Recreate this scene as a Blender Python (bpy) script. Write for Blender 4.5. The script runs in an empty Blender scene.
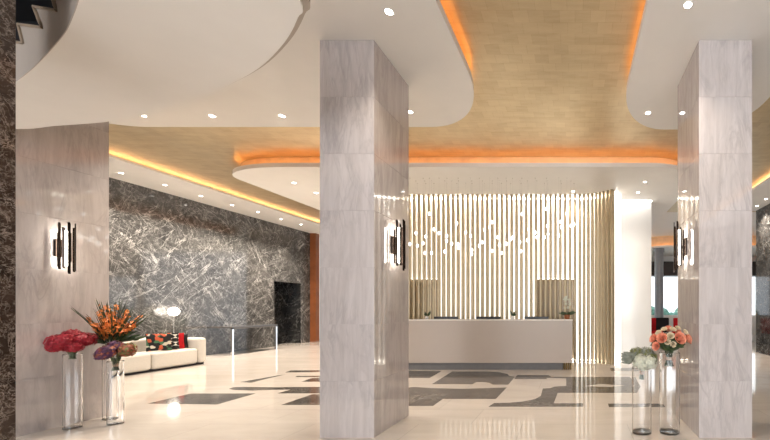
import bpy, math, random
from mathutils import Vector, Matrix
from mathutils.geometry import tessellate_polygon

S = bpy.context.scene
COL = S.collection
PI = math.pi
random.seed(7)
F = 364.0            # focal length in pixels of the 770 px wide frame
CU, CV = 575.0, 307.0  # principal point (shift lens)
EYE = 1.35

# ------------------------------------------------------------------ camera
cam = bpy.data.cameras.new('camera')
cam.sensor_width = 36.0
cam.lens = 36.0 * F / 770.0
cam.shift_x = (385.0 - CU) / 770.0
cam.shift_y = (CV - 220.0) / 770.0
cam.clip_start = 0.05
cam_o = bpy.data.objects.new('camera', cam)
COL.objects.link(cam_o)
cam_o.location = (0, 0, EYE)
cam_o.rotation_euler = (PI / 2, 0, 0)
S.camera = cam_o

# ------------------------------------------------------------------ light
S.view_settings.view_transform = 'Standard'
S.view_settings.look = 'None'
S.view_settings.gamma = 1.0
S.view_settings.use_curve_mapping = False
S.view_settings.exposure = 0.5
W_STR = 1.6          # sky seen through windows
DAY_W = 105.0        # each tall window behind the camera
SPOT_W = 215.0        # each downlight
COVE_STR = 5.5      # orange cove strips
SIDE_STR = 9.0      # warm cove strips above the marble walls
SCREEN_STR = 24.0    # white strips behind the slat screen

world = bpy.data.worlds.new('sky')
S.world = world
world.use_nodes = True
bg = world.node_tree.nodes['Background']
bg.inputs[0].default_value = (0.86, 0.93, 1.0, 1)
bg.inputs[1].default_value = W_STR


def area(name, loc, rot, sx, sy, watts, color):
    l = bpy.data.lights.new(name, 'AREA')
    l.shape = 'RECTANGLE'
    l.size, l.size_y = sx, sy
    l.energy = watts
    l.color = color
    o = bpy.data.objects.new(name, l)
    COL.objects.link(o)
    o.location = loc
    o.rotation_euler = rot
    return o


WIN_X = (-8.2, -5.4, -2.6, 0.2, 3.0)
for wx in WIN_X:
    area('daylight', (wx, -6.05, 2.0), (PI / 2, 0, 0), 1.9, 3.0, DAY_W, (0.93, 0.96, 1.0))

# ------------------------------------------------------------------ pixel helpers


def at_z(u, v, z):
    """point of the horizontal plane z seen at pixel (u, v)"""
    y = F * (EYE - z) / (v - CV)
    return Vector(((u - CU) / F * y, y, z))


def at_y(u, v, y):
    return Vector(((u - CU) / F * y, y, EYE - (v - CV) / F * y))


def at_x(u, v, x):
    y = x * F / (u - CU)
    return Vector((x, y, EYE - (v - CV) / F * y))

# ------------------------------------------------------------------ mesh builder


class MB:
    def __init__(s):
        s.v, s.f, s.m = [], [], []

    def add(s, vs, fs, mi=0):
        b = len(s.v)
        s.v += [tuple(p) for p in vs]
        for f in fs:
            s.f.append(tuple(b + i for i in f))
            s.m.append(mi)

    def box(s, x0, x1, y0, y1, z0, z1, mi=0):
        v = [(x, y, z) for z in (z0, z1) for y in (y0, y1) for x in (x0, x1)]
        s.add(v, [(0, 2, 3, 1), (4, 5, 7, 6), (0, 1, 5, 4), (2, 6, 7, 3), (0, 4, 6, 2), (1, 3, 7, 5)], mi)

    def prism(s, pts, z0, z1, mi=0, top=True, bottom=True, closed=True):
        """vertical extrusion of an xy outline"""
        n = len(pts)
        v = [(p[0], p[1], z0) for p in pts] + [(p[0], p[1], z1) for p in pts]
        f = [(i, (i + 1) % n, (i + 1) % n + n, i + n) for i in range(n if closed else n - 1)]
        if bottom:
            f.append(tuple(range(n - 1, -1, -1)))
        if top:
            f.append(tuple(range(n, 2 * n)))
        s.add(v, f, mi)

    def extr(s, pts, d, mi=0):
        """extrude a 3-D outline by vector d"""
        n = len(pts)
        d = Vector(d)
        v = [Vector(p) for p in pts] + [Vector(p) + d for p in pts]
        f = [(i, (i + 1) % n, (i + 1) % n + n, i + n) for i in range(n)]
        f += [tuple(range(n - 1, -1, -1)), tuple(range(n, 2 * n))]
        s.add(v, f, mi)

    def tube(s, path, r, seg=8, mi=0, closed=False, cap=True):
        P = [Vector(p) for p in path]
        n = len(P)
        R = r if hasattr(r, '__len__') else [r] * n
        vs = []
        up = None
        for i in range(n):
            a = P[(i - 1) % n] if (i > 0 or closed) else P[i]
            c = P[(i + 1) % n] if (i < n - 1 or closed) else P[i]
            t = (c - a).normalized()
            if up is None:
                up = Vector((0, 0, 1)) if abs(t.z) < 0.9 else Vector((1, 0, 0))
            x = t.cross(up)
            if x.length < 1e-5:
                x = t.cross(Vector((0, 1, 0.3)))
            x.normalize()
            up = x.cross(t).normalized()
            for k in range(seg):
                q = 2 * PI * k / seg
                vs.append(P[i] + (x * math.cos(q) + up * math.sin(q)) * R[i])
        fs = []
        for i in range(n if closed else n - 1):
            for k in range(seg):
                a, b = i * seg, ((i + 1) % n) * seg
                fs.append((a + k, b + k, b + (k + 1) % seg, a + (k + 1) % seg))
        if cap and not closed:
            fs.append(tuple(range(seg)))
            fs.append(tuple(range(n * seg - 1, (n - 1) * seg - 1, -1)))
        s.add(vs, fs, mi)

    def lathe(s, prof, c=(0, 0, 0), seg=32, mi=0, closed=False):
        vs, fs = [], []
        n = len(prof)
        for (r, z) in prof:
            for k in range(seg):
                q = 2 * PI * k / seg
                vs.append((c[0] + r * math.cos(q), c[1] + r * math.sin(q), c[2] + z))
        for i in range(n if closed else n - 1):
            j = (i + 1) % n
            for k in range(seg):
                fs.append((i * seg + k, i * seg + (k + 1) % seg, j * seg + (k + 1) % seg, j * seg + k))
        s.add(vs, fs, mi)

    def sphere(s, c, r, seg=12, ring=8, mi=0, sc=(1, 1, 1)):
        prof = [(max(1e-4, math.sin(PI * i / ring)), -math.cos(PI * i / ring)) for i in range(ring + 1)]
        vs, fs = [], []
        for (a, z) in prof:
            for k in range(seg):
                q = 2 * PI * k / seg
                vs.append((c[0] + r * a * math.cos(q) * sc[0], c[1] + r * a * math.sin(q) * sc[1], c[2] + r * z * sc[2]))
        for i in range(ring):
            for k in range(seg):
                fs.append((i * seg + k, i * seg + (k + 1) % seg, (i + 1) * seg + (k + 1) % seg, (i + 1) * seg + k))
        s.add(vs, fs, mi)

    def build(s, name, mats, parent=None, bevel=0, smooth=False, sub=0, bseg=2):
        me = bpy.data.meshes.new(name)
        me.from_pydata(s.v, [], s.f)
        ms = mats if isinstance(mats, (list, tuple)) else [mats]
        for m in ms:
            me.materials.append(m)
        me.polygons.foreach_set('material_index', s.m)
        if smooth:
            me.polygons.foreach_set('use_smooth', [True] * len(me.polygons))
        me.validate()
        me.update()
        o = bpy.data.objects.new(name, me)
        COL.objects.link(o)
        if parent:
            o.parent = parent
        if bevel:
            b = o.modifiers.new('bevel', 'BEVEL')
            b.width = bevel
            b.segments = bseg
            b.limit_method = 'ANGLE'
            b.angle_limit = 0.7
        if sub:
            d = o.modifiers.new('subsurf', 'SUBSURF')
            d.levels = d.render_levels = sub
        return o


def tag(o, label=None, cat=None, group=None, kind=None):
    if label:
        o['label'] = label
    if cat:
        o['category'] = cat
    if group:
        o['group'] = group
    if kind:
        o['kind'] = kind
    return o


def empty(name, loc=(0, 0, 0), rz=0):
    o = bpy.data.objects.new(name, None)
    COL.objects.link(o)
    o.location = loc
    o.rotation_euler = (0, 0, rz)
    o.empty_display_size = 0.1
    return o


def copy_tree(o, parent=None):
    c = o.copy()
    COL.objects.link(c)
    if parent:
        c.parent = parent
    for ch in list(o.children):
        copy_tree(ch, c)
    return c


def smooth_curve(pts, n=8, closed=False):
    P = [Vector(p) for p in pts]
    out = []
    m = len(P)
    for i in range(m if closed else m - 1):
        p0 = P[(i - 1) % m] if (closed or i > 0) else P[i] * 2 - P[i + 1]
        p1, p2 = P[i], P[(i + 1) % m]
        p3 = P[(i + 2) % m] if (closed or i + 2 < m) else P[i + 1] * 2 - P[i]
        for k in range(n):
            t = k / n
            out.append(0.5 * ((2 * p1) + (p2 - p0) * t + (2 * p0 - 5 * p1 + 4 * p2 - p3) * t * t + (3 * p1 - p0 - 3 * p2 + p3) * t ** 3))
    if not closed:
        out.append(P[-1])
    return out

# ------------------------------------------------------------------ materials


class NT:
    def __init__(s, name):
        s.mat = bpy.data.materials.new(name)
        s.mat.use_nodes = True
        s.t = s.mat.node_tree
        s.b = s.t.nodes['Principled BSDF']

    def n(s, typ, **kw):
        nd = s.t.nodes.new(typ)
        for k, v in kw.items():
            setattr(nd, k, v)
        return nd

    def l(s, a, b):
        s.t.links.new(a, b)

    def coord(s, scale=(1, 1, 1), rot=(0, 0, 0), loc=(0, 0, 0), offset=None):
        c = s.n('ShaderNodeTexCoord').outputs['Object']
        if offset is not None:
            ad = s.n('ShaderNodeVectorMath', operation='MULTIPLY_ADD')
            s.l(offset, ad.inputs[0])
            ad.inputs[1].default_value = (9, 9, 9)
            s.l(c, ad.inputs[2])
            c = ad.outputs[0]
        mp = s.n('ShaderNodeMapping')
        mp.inputs['Scale'].default_value = scale
        mp.inputs['Rotation'].default_value = rot
        mp.inputs['Location'].default_value = loc
        if any(rot):
            mp.inputs['Rotation'].default_value = (0, 0, 0)
            r = s.n('ShaderNodeMapping')
            r.inputs['Rotation'].default_value = rot
            s.l(c, r.inputs['Vector'])
            c = r.outputs[0]
        s.l(c, mp.inputs['Vector'])
        return mp.outputs[0]

    def noise(s, vec, scale, detail=4, rough=0.55, dist=0.0):
        nd = s.n('ShaderNodeTexNoise')
        nd.inputs['Scale'].default_value = scale
        nd.inputs['Detail'].default_value = detail
        nd.inputs['Roughness'].default_value = rough
        nd.inputs['Distortion'].default_value = dist
        s.l(vec, nd.inputs['Vector'])
        return nd.outputs['Fac']

    def ramp(s, fac, stops):
        r = s.n('ShaderNodeValToRGB')
        e = r.color_ramp.elements
        while len(e) < len(stops):
            e.new(0.5)
        for i, (p, c) in enumerate(stops):
            e[i].position = p
            c = (c, c, c) if not hasattr(c, '__len__') else c
            e[i].color = (c[0], c[1], c[2], 1)
        s.l(fac, r.inputs[0])
        return r.outputs[0]

    def mix(s, fac, a, b, typ='MIX'):
        m = s.n('ShaderNodeMix', data_type='RGBA', blend_type=typ)
        for sock, val in ((m.inputs[0], fac), (m.inputs[6], a), (m.inputs[7], b)):
            if isinstance(val, (int, float)):
                sock.default_value = val
            elif hasattr(val, '__len__'):
                sock.default_value = (val[0], val[1], val[2], 1)
            else:
                s.l(val, sock)
        return m.outputs[2]

    def mul(s, a, b):
        m = s.n('ShaderNodeMath', operation='MULTIPLY')
        for sock, val in ((m.inputs[0], a), (m.inputs[1], b)):
            if isinstance(val, (int, float)):
                sock.default_value = val
            else:
                s.l(val, sock)
        return m.outputs[0]

    def base(s, v):
        if hasattr(v, '__len__'):
            s.b.inputs['Base Color'].default_value = (v[0], v[1], v[2], 1)
        else:
            s.l(v, s.b.inputs['Base Color'])

    def set(s, **kw):
        for k, v in kw.items():
            s.b.inputs[k.replace('_', ' ')].default_value = v
        return s

    def bump(s, h, strength=0.2, dist=0.01):
        b = s.n('ShaderNodeBump')
        b.inputs['Strength'].default_value = strength
        b.inputs['Distance'].default_value = dist
        s.l(h, b.inputs['Height'])
        s.l(b.outputs[0], s.b.inputs['Normal'])


def plain(name, col, rough=0.5, metal=0.0, var=0.06, scale=12.0, spec=0.5, bump=0.0):
    t = NT(name)
    n = t.noise(t.coord(), scale, 3)
    d = [max(0, c * (1 - var)) for c in col]
    h = [min(1, c * (1 + var)) for c in col]
    t.base(t.ramp(n, [(0.3, d), (0.7, h)]))
    t.set(Roughness=rough, Metallic=metal)
    t.b.inputs['Specular IOR Level'].default_value = spec
    if bump:
        t.bump(n, bump)
    return t.mat


def emit(name, col, strength):
    t = NT(name)
    t.base((0.8, 0.8, 0.8))
    t.b.inputs['Emission Color'].default_value = (*col, 1)
    t.b.inputs['Emission Strength'].default_value = strength
    return t.mat


def glass(name, tint=(0.95, 0.965, 0.96), refl=0.55):
    """thin clear glass: mostly see-through, mirroring at grazing angles"""
    t = NT(name)
    t.t.nodes.remove(t.b)
    out = [n for n in t.t.nodes if n.type == 'OUTPUT_MATERIAL'][0]
    lw = t.n('ShaderNodeLayerWeight')
    lw.inputs['Blend'].default_value = 0.35
    fac = t.ramp(lw.outputs['Facing'], [(0.0, 0.02), (0.6, 0.05), (0.85, 0.3), (1.0, 0.9)])
    tr = t.n('ShaderNodeBsdfTransparent')
    tr.inputs['Color'].default_value = (*tint, 1)
    gl = t.n('ShaderNodeBsdfGlossy')
    gl.inputs['Roughness'].default_value = 0.03
    mx = t.n('ShaderNodeMixShader')
    t.l(fac, mx.inputs[0]); t.l(tr.outputs[0], mx.inputs[1]); t.l(gl.outputs[0], mx.inputs[2])
    t.l(mx.outputs[0], out.inputs['Surface'])
    return t.mat


def veined(name, dark, mid, vein, rough, layers, tile_attr=False, mottle=2.2, grain=None, joint=None, ior=1.5):
    """stone: mottled ground plus thin wandering veins"""
    t = NT(name)
    off = None
    if tile_attr:
        a = t.n('ShaderNodeAttribute')
        a.attribute_name = 'tile'
        off = a.outputs['Vector']
    g = t.noise(t.coord(grain or (1, 1, 1), offset=off), mottle, 8, 0.62, 0.6)
    col = t.ramp(g, [(0.3, dark), (0.72, mid)])
    for (scale, rot, loc, freq, width, amount, dist) in layers:
        vec = t.coord(scale, rot, loc, offset=off)
        n = t.noise(vec, freq, 6, 0.6, dist)
        line = t.ramp(n, [(0.5 - width, 0), (0.5, 1), (0.5 + width, 0)])
        mask = t.ramp(t.noise(t.coord((1, 1, 1), (0, 0, 0), (loc[0] + 3.1, 1.7, 0.4), offset=off), freq * 0.8 + 0.4, 3), [(0.38, 0), (0.68, 1)])
        col = t.mix(t.mul(t.mul(line, mask), amount), col, vein)
    if joint:
        br = t.n('ShaderNodeTexBrick')
        br.offset = joint[2]
        br.inputs['Scale'].default_value = 1.0
        br.inputs['Mortar Size'].default_value = joint[3]
        br.inputs['Mortar Smooth'].default_value = 0.1
        br.inputs['Brick Width'].default_value = joint[0]
        br.inputs['Row Height'].default_value = joint[1]
        br.inputs['Color1'].default_value = (1, 1, 1, 1)
        br.inputs['Color2'].default_value = (0.94, 0.94, 0.94, 1)
        br.inputs['Mortar'].default_value = (joint[5],) * 3 + (1,)
        t.l(t.coord((1, 1, 1), joint[4]), br.inputs['Vector'])
        col = t.mix(1.0, col, br.outputs['Color'], 'MULTIPLY')
    t.base(col)
    t.set(Roughness=rough, IOR=ior)
    return t.mat


M = {}
M['white'] = plain('white_plaster', (0.88, 0.85, 0.81), 0.6, var=0.015, scale=3)
M['lacquer'] = plain('white_gloss_panel', (0.84, 0.83, 0.81), 0.12, var=0.01, scale=2)
M['grey_marble'] = veined('grey_veined_marble', (0.03, 0.029, 0.029), (0.10, 0.096, 0.092), (0.78, 0.76, 0.73), 0.06, [
    ((1, 1.3, 0.28), (0.75, 0, 0), (0, 0, 0), 1.3, 0.007, 0.8, 0.5),
    ((1, 1.5, 0.25), (-0.5, 0, 0), (5, 0, 0), 1.9, 0.008, 0.75, 0.4),
    ((1, 1.8, 0.25), (1.15, 0, 0), (9, 2, 0), 2.2, 0.008, 0.7, 0.5),
    ((1, 1.6, 0.3), (-1.0, 0, 0), (2, 7, 0), 3.2, 0.010, 0.6, 0.5),
    ((1, 1.6, 0.3), (0.2, 0, 0), (12, 7, 0), 4.5, 0.013, 0.5, 0.6),
    ((1, 1, 1), (0.2, 0, 0), (2, 17, 0), 9.0, 0.04, 0.22, 1.2)],
    mottle=1.6, joint=(2.4, 1.35, 0.0, 0.003, (PI / 2, 0, PI / 2), 0.5))
M['black_marble'] = veined('black_veined_marble', (0.008, 0.008, 0.009), (0.03, 0.03, 0.03), (0.35, 0.34, 0.32), 0.1, [
    ((1, 1, 1), (0.6, 0, 0.5), (0, 0, 0), 1.3, 0.012, 0.7, 2.0),
    ((1, 0.6, 1.6), (-0.9, 0, 0.3), (5, 0, 0), 2.6, 0.012, 0.5, 1.6)])
M['brown_marble'] = veined('brown_veined_marble', (0.018, 0.011, 0.008), (0.085, 0.055, 0.040), (0.62, 0.50, 0.42), 0.14, [
    ((1, 1, 1), (0.3, 0, 0), (0, 0, 0), 9.0, 0.018, 0.8, 0.8),
    ((1, 1, 1), (-0.5, 0, 0), (4, 0, 0), 15.0, 0.02, 0.7, 0.7),
    ((1, 1, 1), (0.9, 0, 0), (8, 3, 0), 26.0, 0.03, 0.5, 0.6)], mottle=9)
M['light_marble'] = veined('pale_veined_marble', (0.49, 0.44, 0.43), (0.63, 0.58, 0.57), (0.33, 0.295, 0.30), 0.045, [
    ((3.2, 3.2, 0.45), (0.14, 0.16, 0), (0, 0, 0), 1.5, 0.05, 0.5, 0.9),
    ((6, 6, 0.5), (-0.1, -0.12, 0), (5, 0, 0), 2.2, 0.05, 0.38, 0.7)], tile_attr=True, mottle=2.0, grain=(7, 7, 0.6), ior=1.85)
M['floor'] = veined('beige_polished_marble', (0.61, 0.55, 0.49), (0.71, 0.65, 0.59), (0.52, 0.45, 0.39), 0.07, [
    ((0.5, 2.0, 1), (0, 0, 0.1), (0, 0, 0), 1.4, 0.04, 0.25, 1.0)], mottle=1.2, grain=(0.6, 2.2, 1),
    joint=(1.2, 0.6, 0.5, 0.003, (0, 0, 0), 0.72), ior=1.65)
M['floor_dark'] = veined('dark_grey_floor_marble', (0.06, 0.052, 0.046), (0.15, 0.135, 0.12), (0.45, 0.42, 0.38), 0.1, [
    ((1, 1, 1), (0, 0, 0.4), (0, 0, 0), 2.0, 0.02, 0.5, 1.5),
    ((1, 2, 1), (0, 0, -0.6), (4, 0, 0), 3.4, 0.02, 0.4, 1.3)], mottle=2.4)
M['floor_pale'] = veined('cream_floor_marble', (0.64, 0.58, 0.52), (0.73, 0.67, 0.61), (0.5, 0.43, 0.36), 0.07, [
    ((0.5, 2.0, 1), (0, 0, 0.1), (0, 0, 0), 1.4, 0.04, 0.2, 1.0)], mottle=1.2)


def gold_leaf():
    t = NT('gold_leaf')
    br = t.n('ShaderNodeTexBrick')
    br.offset = 0.5
    br.inputs['Scale'].default_value = 1.0
    br.inputs['Brick Width'].default_value = 0.16
    br.inputs['Row Height'].default_value = 0.16
    br.inputs['Mortar Size'].default_value = 0.002
    br.inputs['Color1'].default_value = (0.67, 0.545, 0.35, 1)
    br.inputs['Color2'].default_value = (0.59, 0.465, 0.285, 1)
    br.inputs['Mortar'].default_value = (0.54, 0.41, 0.24, 1)
    t.l(t.coord(), br.inputs['Vector'])
    n = t.noise(t.coord((1, 5, 1)), 2.2, 6, 0.65, 0.4)
    t.base(t.mix(t.ramp(n, [(0.35, 0), (0.7, 1)]), br.outputs['Color'], t.mix(0.5, br.outputs['Color'], (0.80, 0.69, 0.48))))
    n2 = t.noise(t.coord((1.3, 0.5, 1)), 0.9, 5, 0.6, 0.5)
    t.l(t.ramp(n2, [(0.3, 0.31), (0.7, 0.52)]), t.b.inputs['Roughness'])
    t.set(Metallic=0.85)
    return t.mat


M['gold'] = gold_leaf()
M['riser'] = plain('copper_gold_leaf_edge', (0.86, 0.62, 0.38), 0.5, 0.0, 0.1, 5)
M['riser_pale'] = plain('pale_cove_edge', (0.74, 0.62, 0.46), 0.5, 0.2, 0.06, 5)
M['champagne'] = plain('champagne_gold_slats', (0.50, 0.405, 0.26), 0.38, 0.4, 0.05, 6)
M['desk'] = plain('taupe_lacquer', (0.46, 0.385, 0.325), 0.3, var=0.02, scale=2)
M['desk_top'] = plain('cream_stone_top', (0.72, 0.66, 0.59), 0.2, var=0.03)
M['kick'] = plain('grey_metal_plinth', (0.15, 0.145, 0.145), 0.6, 0.0)
M['dark_gold'] = plain('dark_gold_metal', (0.18, 0.13, 0.06), 0.3, 0.9)
M['bronze'] = plain('black_bronze', (0.035, 0.022, 0.016), 0.22, 0.7)
M['chrome'] = plain('polished_steel', (0.82, 0.82, 0.83), 0.12, 0.95)
M['black'] = plain('black_satin', (0.012, 0.012, 0.013), 0.35)
M['smoke_top'] = plain('dark_stone_top', (0.10, 0.095, 0.095), 0.12)
M['sofa'] = plain('cream_upholstery', (0.62, 0.585, 0.53), 0.9, var=0.05, scale=40, spec=0.2, bump=0.1)
M['red'] = plain('red_velvet', (0.50, 0.012, 0.018), 0.8, var=0.2, scale=20, spec=0.2)
M['charcoal'] = plain('charcoal_cloth', (0.02, 0.018, 0.02), 0.85, spec=0.2)
M['wood'] = plain('red_brown_wood', (0.28, 0.09, 0.03), 0.35, var=0.2, scale=3)
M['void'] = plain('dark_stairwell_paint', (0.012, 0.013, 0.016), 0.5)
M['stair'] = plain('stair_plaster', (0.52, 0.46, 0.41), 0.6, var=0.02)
M['nosing'] = plain('stair_edge_stone', (0.42, 0.33, 0.25), 0.5)
M['niche'] = plain('bronze_tinted_mirror', (0.28, 0.22, 0.15), 0.25, 0.3, 0.08, 2)
M['steel_grey'] = plain('grey_column_paint', (0.28, 0.29, 0.31), 0.35, 0.1)
M['dark_frame'] = plain('dark_brown_frame', (0.03, 0.02, 0.016), 0.4)
M['glass'] = glass('clear_glass')
M['vase'] = plain('thick_clear_glass', (1, 1, 1), 0.0, var=0.0)
M['vase'].node_tree.nodes['Principled BSDF'].inputs['Transmission Weight'].default_value = 1.0
M['vase'].node_tree.nodes['Principled BSDF'].inputs['IOR'].default_value = 1.45
M['lamp'] = emit('downlight_glow', (1.0, 0.93, 0.84), 14.0)
M['globe'] = emit('opal_globe_glow', (1.0, 0.90, 0.78), 9.0)
M['tube'] = emit('sconce_glow', (1.0, 0.90, 0.76), 22.0)
M['cove'] = emit('amber_cove_strip', (1.0, 0.42, 0.11), COVE_STR)
M['cove_side'] = emit('warm_cove_strip', (1.0, 0.60, 0.32), SIDE_STR)
M['strip'] = emit('white_strip', (1.0, 0.95, 0.86), SCREEN_STR)
M['strip_low'] = emit('white_floor_strip', (1.0, 0.92, 0.80), SCREEN_STR * 0.5)
M['backlit'] = emit('screen_panel_added_glow', (1.0, 0.96, 0.89), 0.8)  # even glow added to the white panel to brighten the slat gaps
M['wash'] = emit('wall_wash_glow', (1.0, 0.96, 0.9), 6.0)
M['ledge'] = emit('recess_ledge_glow', (1.0, 0.94, 0.84), 5.0)
M['led'] = emit('pendant_led', (1.0, 0.96, 0.9), 4.0)
M['leaf'] = plain('dark_green_leaf', (0.035, 0.06, 0.02), 0.5, var=0.5, scale=30)
M['leaf_grey'] = plain('silver_green_leaf', (0.22, 0.23, 0.19), 0.6, var=0.3, scale=30)
M['leaf_moss'] = plain('moss_green_blossom', (0.17, 0.18, 0.06), 0.7, var=0.4, scale=40)
M['stem'] = plain('green_stems', (0.10, 0.13, 0.06), 0.5, var=0.4, scale=40)
M['ribbon'] = plain('tan_ribbon', (0.45, 0.30, 0.20), 0.7)
M['red_bloom'] = plain('crimson_petals', (0.33, 0.008, 0.022), 0.6, var=0.45, scale=45)
M['orange_bloom'] = plain('orange_petals', (0.88, 0.25, 0.05), 0.55, var=0.3, scale=50)
M['purple_bloom'] = plain('violet_petals', (0.10, 0.03, 0.09), 0.6, var=0.6, scale=40)
M['rust_bloom'] = plain('rust_petals', (0.33, 0.09, 0.045), 0.6, var=0.5, scale=40)
M['white_bloom'] = plain('cream_petals', (0.62, 0.63, 0.52), 0.6, var=0.2, scale=40)
M['cream_rose'] = plain('cream_rose_petals', (0.78, 0.66, 0.48), 0.55, var=0.15, scale=50)
M['coral_bloom'] = plain('coral_rose_petals', (0.86, 0.33, 0.21), 0.55, var=0.25, scale=50)
M['hedge'] = plain('garden_leaves', (0.25, 0.5, 0.42), 0.7, var=0.5, scale=6)


def pattern_mat(name, scale, cols, kind):
    t = NT(name)
    vec = t.coord((1, 1, 1))
    if kind == 'tri':
        c = t.n('ShaderNodeTexChecker')
        c.inputs['Scale'].default_value = scale
        t.l(t.coord((1, 1, 1), (PI / 4, 0, 0)), c.inputs['Vector'])
        c.inputs['Color1'].default_value = (*cols[0], 1)
        c.inputs['Color2'].default_value = (*cols[1], 1)
        c2 = t.n('ShaderNodeTexChecker')
        c2.inputs['Scale'].default_value = scale * 0.7
        t.l(vec, c2.inputs['Vector'])
        t.base(t.mix(c2.outputs['Fac'], c.outputs['Color'], cols[0]))
    else:
        v = t.n('ShaderNodeTexVoronoi')
        v.inputs['Scale'].default_value = scale
        t.l(vec, v.inputs['Vector'])
        sep = t.n('ShaderNodeSeparateColor')
        t.l(v.outputs['Color'], sep.inputs[0])
        r = t.ramp(sep.outputs[0], [(0.0, cols[0]), (0.52, cols[1]), (0.68, cols[2]), (0.82, cols[3])])
        for nd in t.t.nodes:
            if nd.type == 'VALTORGB':
                nd.color_ramp.interpolation = 'CONSTANT'
        t.base(r)
    t.set(Roughness=0.85)
    return t.mat


M['floral'] = pattern_mat('black_floral_print', 16, [(0.012, 0.012, 0.012), (0.55, 0.10, 0.04), (0.6, 0.55, 0.45), (0.06, 0.16, 0.08)], 'vor')
M['geo'] = pattern_mat('black_white_triangles', 17, [(0.012, 0.012, 0.012), (0.75, 0.72, 0.66)], 'tri')

# ================================================================== SETTING
H = 4.10        # underside of the white ceiling panels
HG = 4.35       # gold ceiling

# floor with inlays (one mesh)
fl = MB()
fl.box(-14, 10, -6.2, 20, -0.2, 0.0)


def inlay(pts, mi, z):
    P = [at_z(u, v, 0) for (u, v) in pts]
    fl.prism([(p.x, p.y) for p in P], -0.01, z, mi, bottom=False)


def cr(ox, oy, s, pts):
    return [(ox + x / s, oy + y / s) for x, y in pts]


c3 = lambda p: cr(400, 355, 6.417, p)
c4 = lambda p: cr(500, 355, 6.417, p)
c6 = lambda p: cr(225, 350, 7.33, p)
Z1 = 0.0006
inlay(c3([(-360, 95), (265, 104), (190, 147), (-330, 147)]), 1, Z1)
inlay(c3([(335, 106), (560, 106), (640, 111), (690, 122), (702, 135), (738, 140), (695, 190), (595, 190), (575, 179), (540, 174), (490, 174), (465, 187), (205, 187)]), 1, Z1)
inlay(c3([(95, 205), (200, 213), (400, 217), (560, 213), (685, 208), (615, 282), (275, 282), (212, 327), (-300, 327), (-120, 225)]), 1, Z1)
inlay(c4([(310, 130), (330, 140), (545, 140), (830, 140), (900, 200), (860, 243), (370, 243), (345, 310), (535, 310), (535, 332), (-75, 332), (-37, 308),
          (60, 306), (150, 298), (225, 283), (262, 262), (275, 215), (320, 213), (350, 203), (425, 198), (425, 150), (300, 148), (300, 155), (90, 155), (110, 128)]), 1, Z1)
inlay(c4([(545, 200), (640, 186), (705, 190), (800, 196), (705, 205)]), 2, Z1 * 2)
inlay([(608, 403.6), (660, 403.6), (664, 407), (609, 407)], 1, Z1)
inlay([(610, 368), (640, 368), (650, 371), (611, 371)], 1, Z1)
inlay([(147.8, 403.6), (190.6, 393.6), (255.7, 393.4), (217, 404.5)], 1, Z1)
inlay(c6([(30, 285), (60, 273), (140, 270), (370, 273), (475, 272), (800, 270), (860, 318), (385, 318), (480, 290), (370, 291), (200, 297), (60, 293)]), 1, Z1)
inlay(c6([(410, 403), (640, 325), (860, 325), (800, 403)]), 1, Z1)
inlay(c6([(110, 235), (370, 190), (440, 180), (350, 200), (190, 240)]), 1, Z1)
inlay(c6([(440, 165), (480, 150), (800, 147), (800, 160)]), 1, Z1)
inlay(c6([(515, 197), (530, 190), (860, 190), (830, 200)]), 1, Z1)
inlay(c6([(560, 232), (640, 205), (860, 203), (820, 232)]), 1, Z1)
tag(fl.build('floor', [M['floor'], M['floor_dark'], M['floor_pale']]), 'polished beige marble lobby floor with dark grey inlay', 'floor', kind='structure')

# gold ceiling
g = MB()
g.box(-14, 10, -6.2, 11.5, HG, HG + 0.2)
g.box(-14, 2.0, 11.5, 20, HG, HG + 0.2)
tag(g.build('ceiling', M['gold']), 'gold leaf ceiling above the white floating panels', 'ceiling', kind='structure')
g = MB()
g.box(2.0, 10, 11.5, 20, HG, HG + 0.2)
tag(g.build('ceiling_far_lounge', M['white']), 'white ceiling of the far lounge beyond the reception', 'ceiling', kind='structure')


def rrect(x0, x1, y0, y1, corners, inset=0.0):
    """outline, counter-clockwise; corners = {(sx,sy):(rx,ry)}"""
    x0 += inset; x1 -= inset; y0 += inset; y1 -= inset
    pts = []
    for (cx, cy, sx, sy, a0) in ((x1, y0, 1, -1, -90), (x1, y1, 1, 1, 0), (x0, y1, -1, 1, 90), (x0, y0, -1, -1, 180)):
        r = corners.get((sx, sy))
        if not r:
            pts.append((cx, cy))
            continue
        rx, ry = max(0.05, r[0] - inset), max(0.05, r[1] - inset)
        for k in range(17):
            q = math.radians(a0 + 90 * k / 16)
            pts.append((cx - sx * rx + rx * math.cos(q), cy - sy * ry + ry * math.sin(q)))
    return pts


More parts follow.
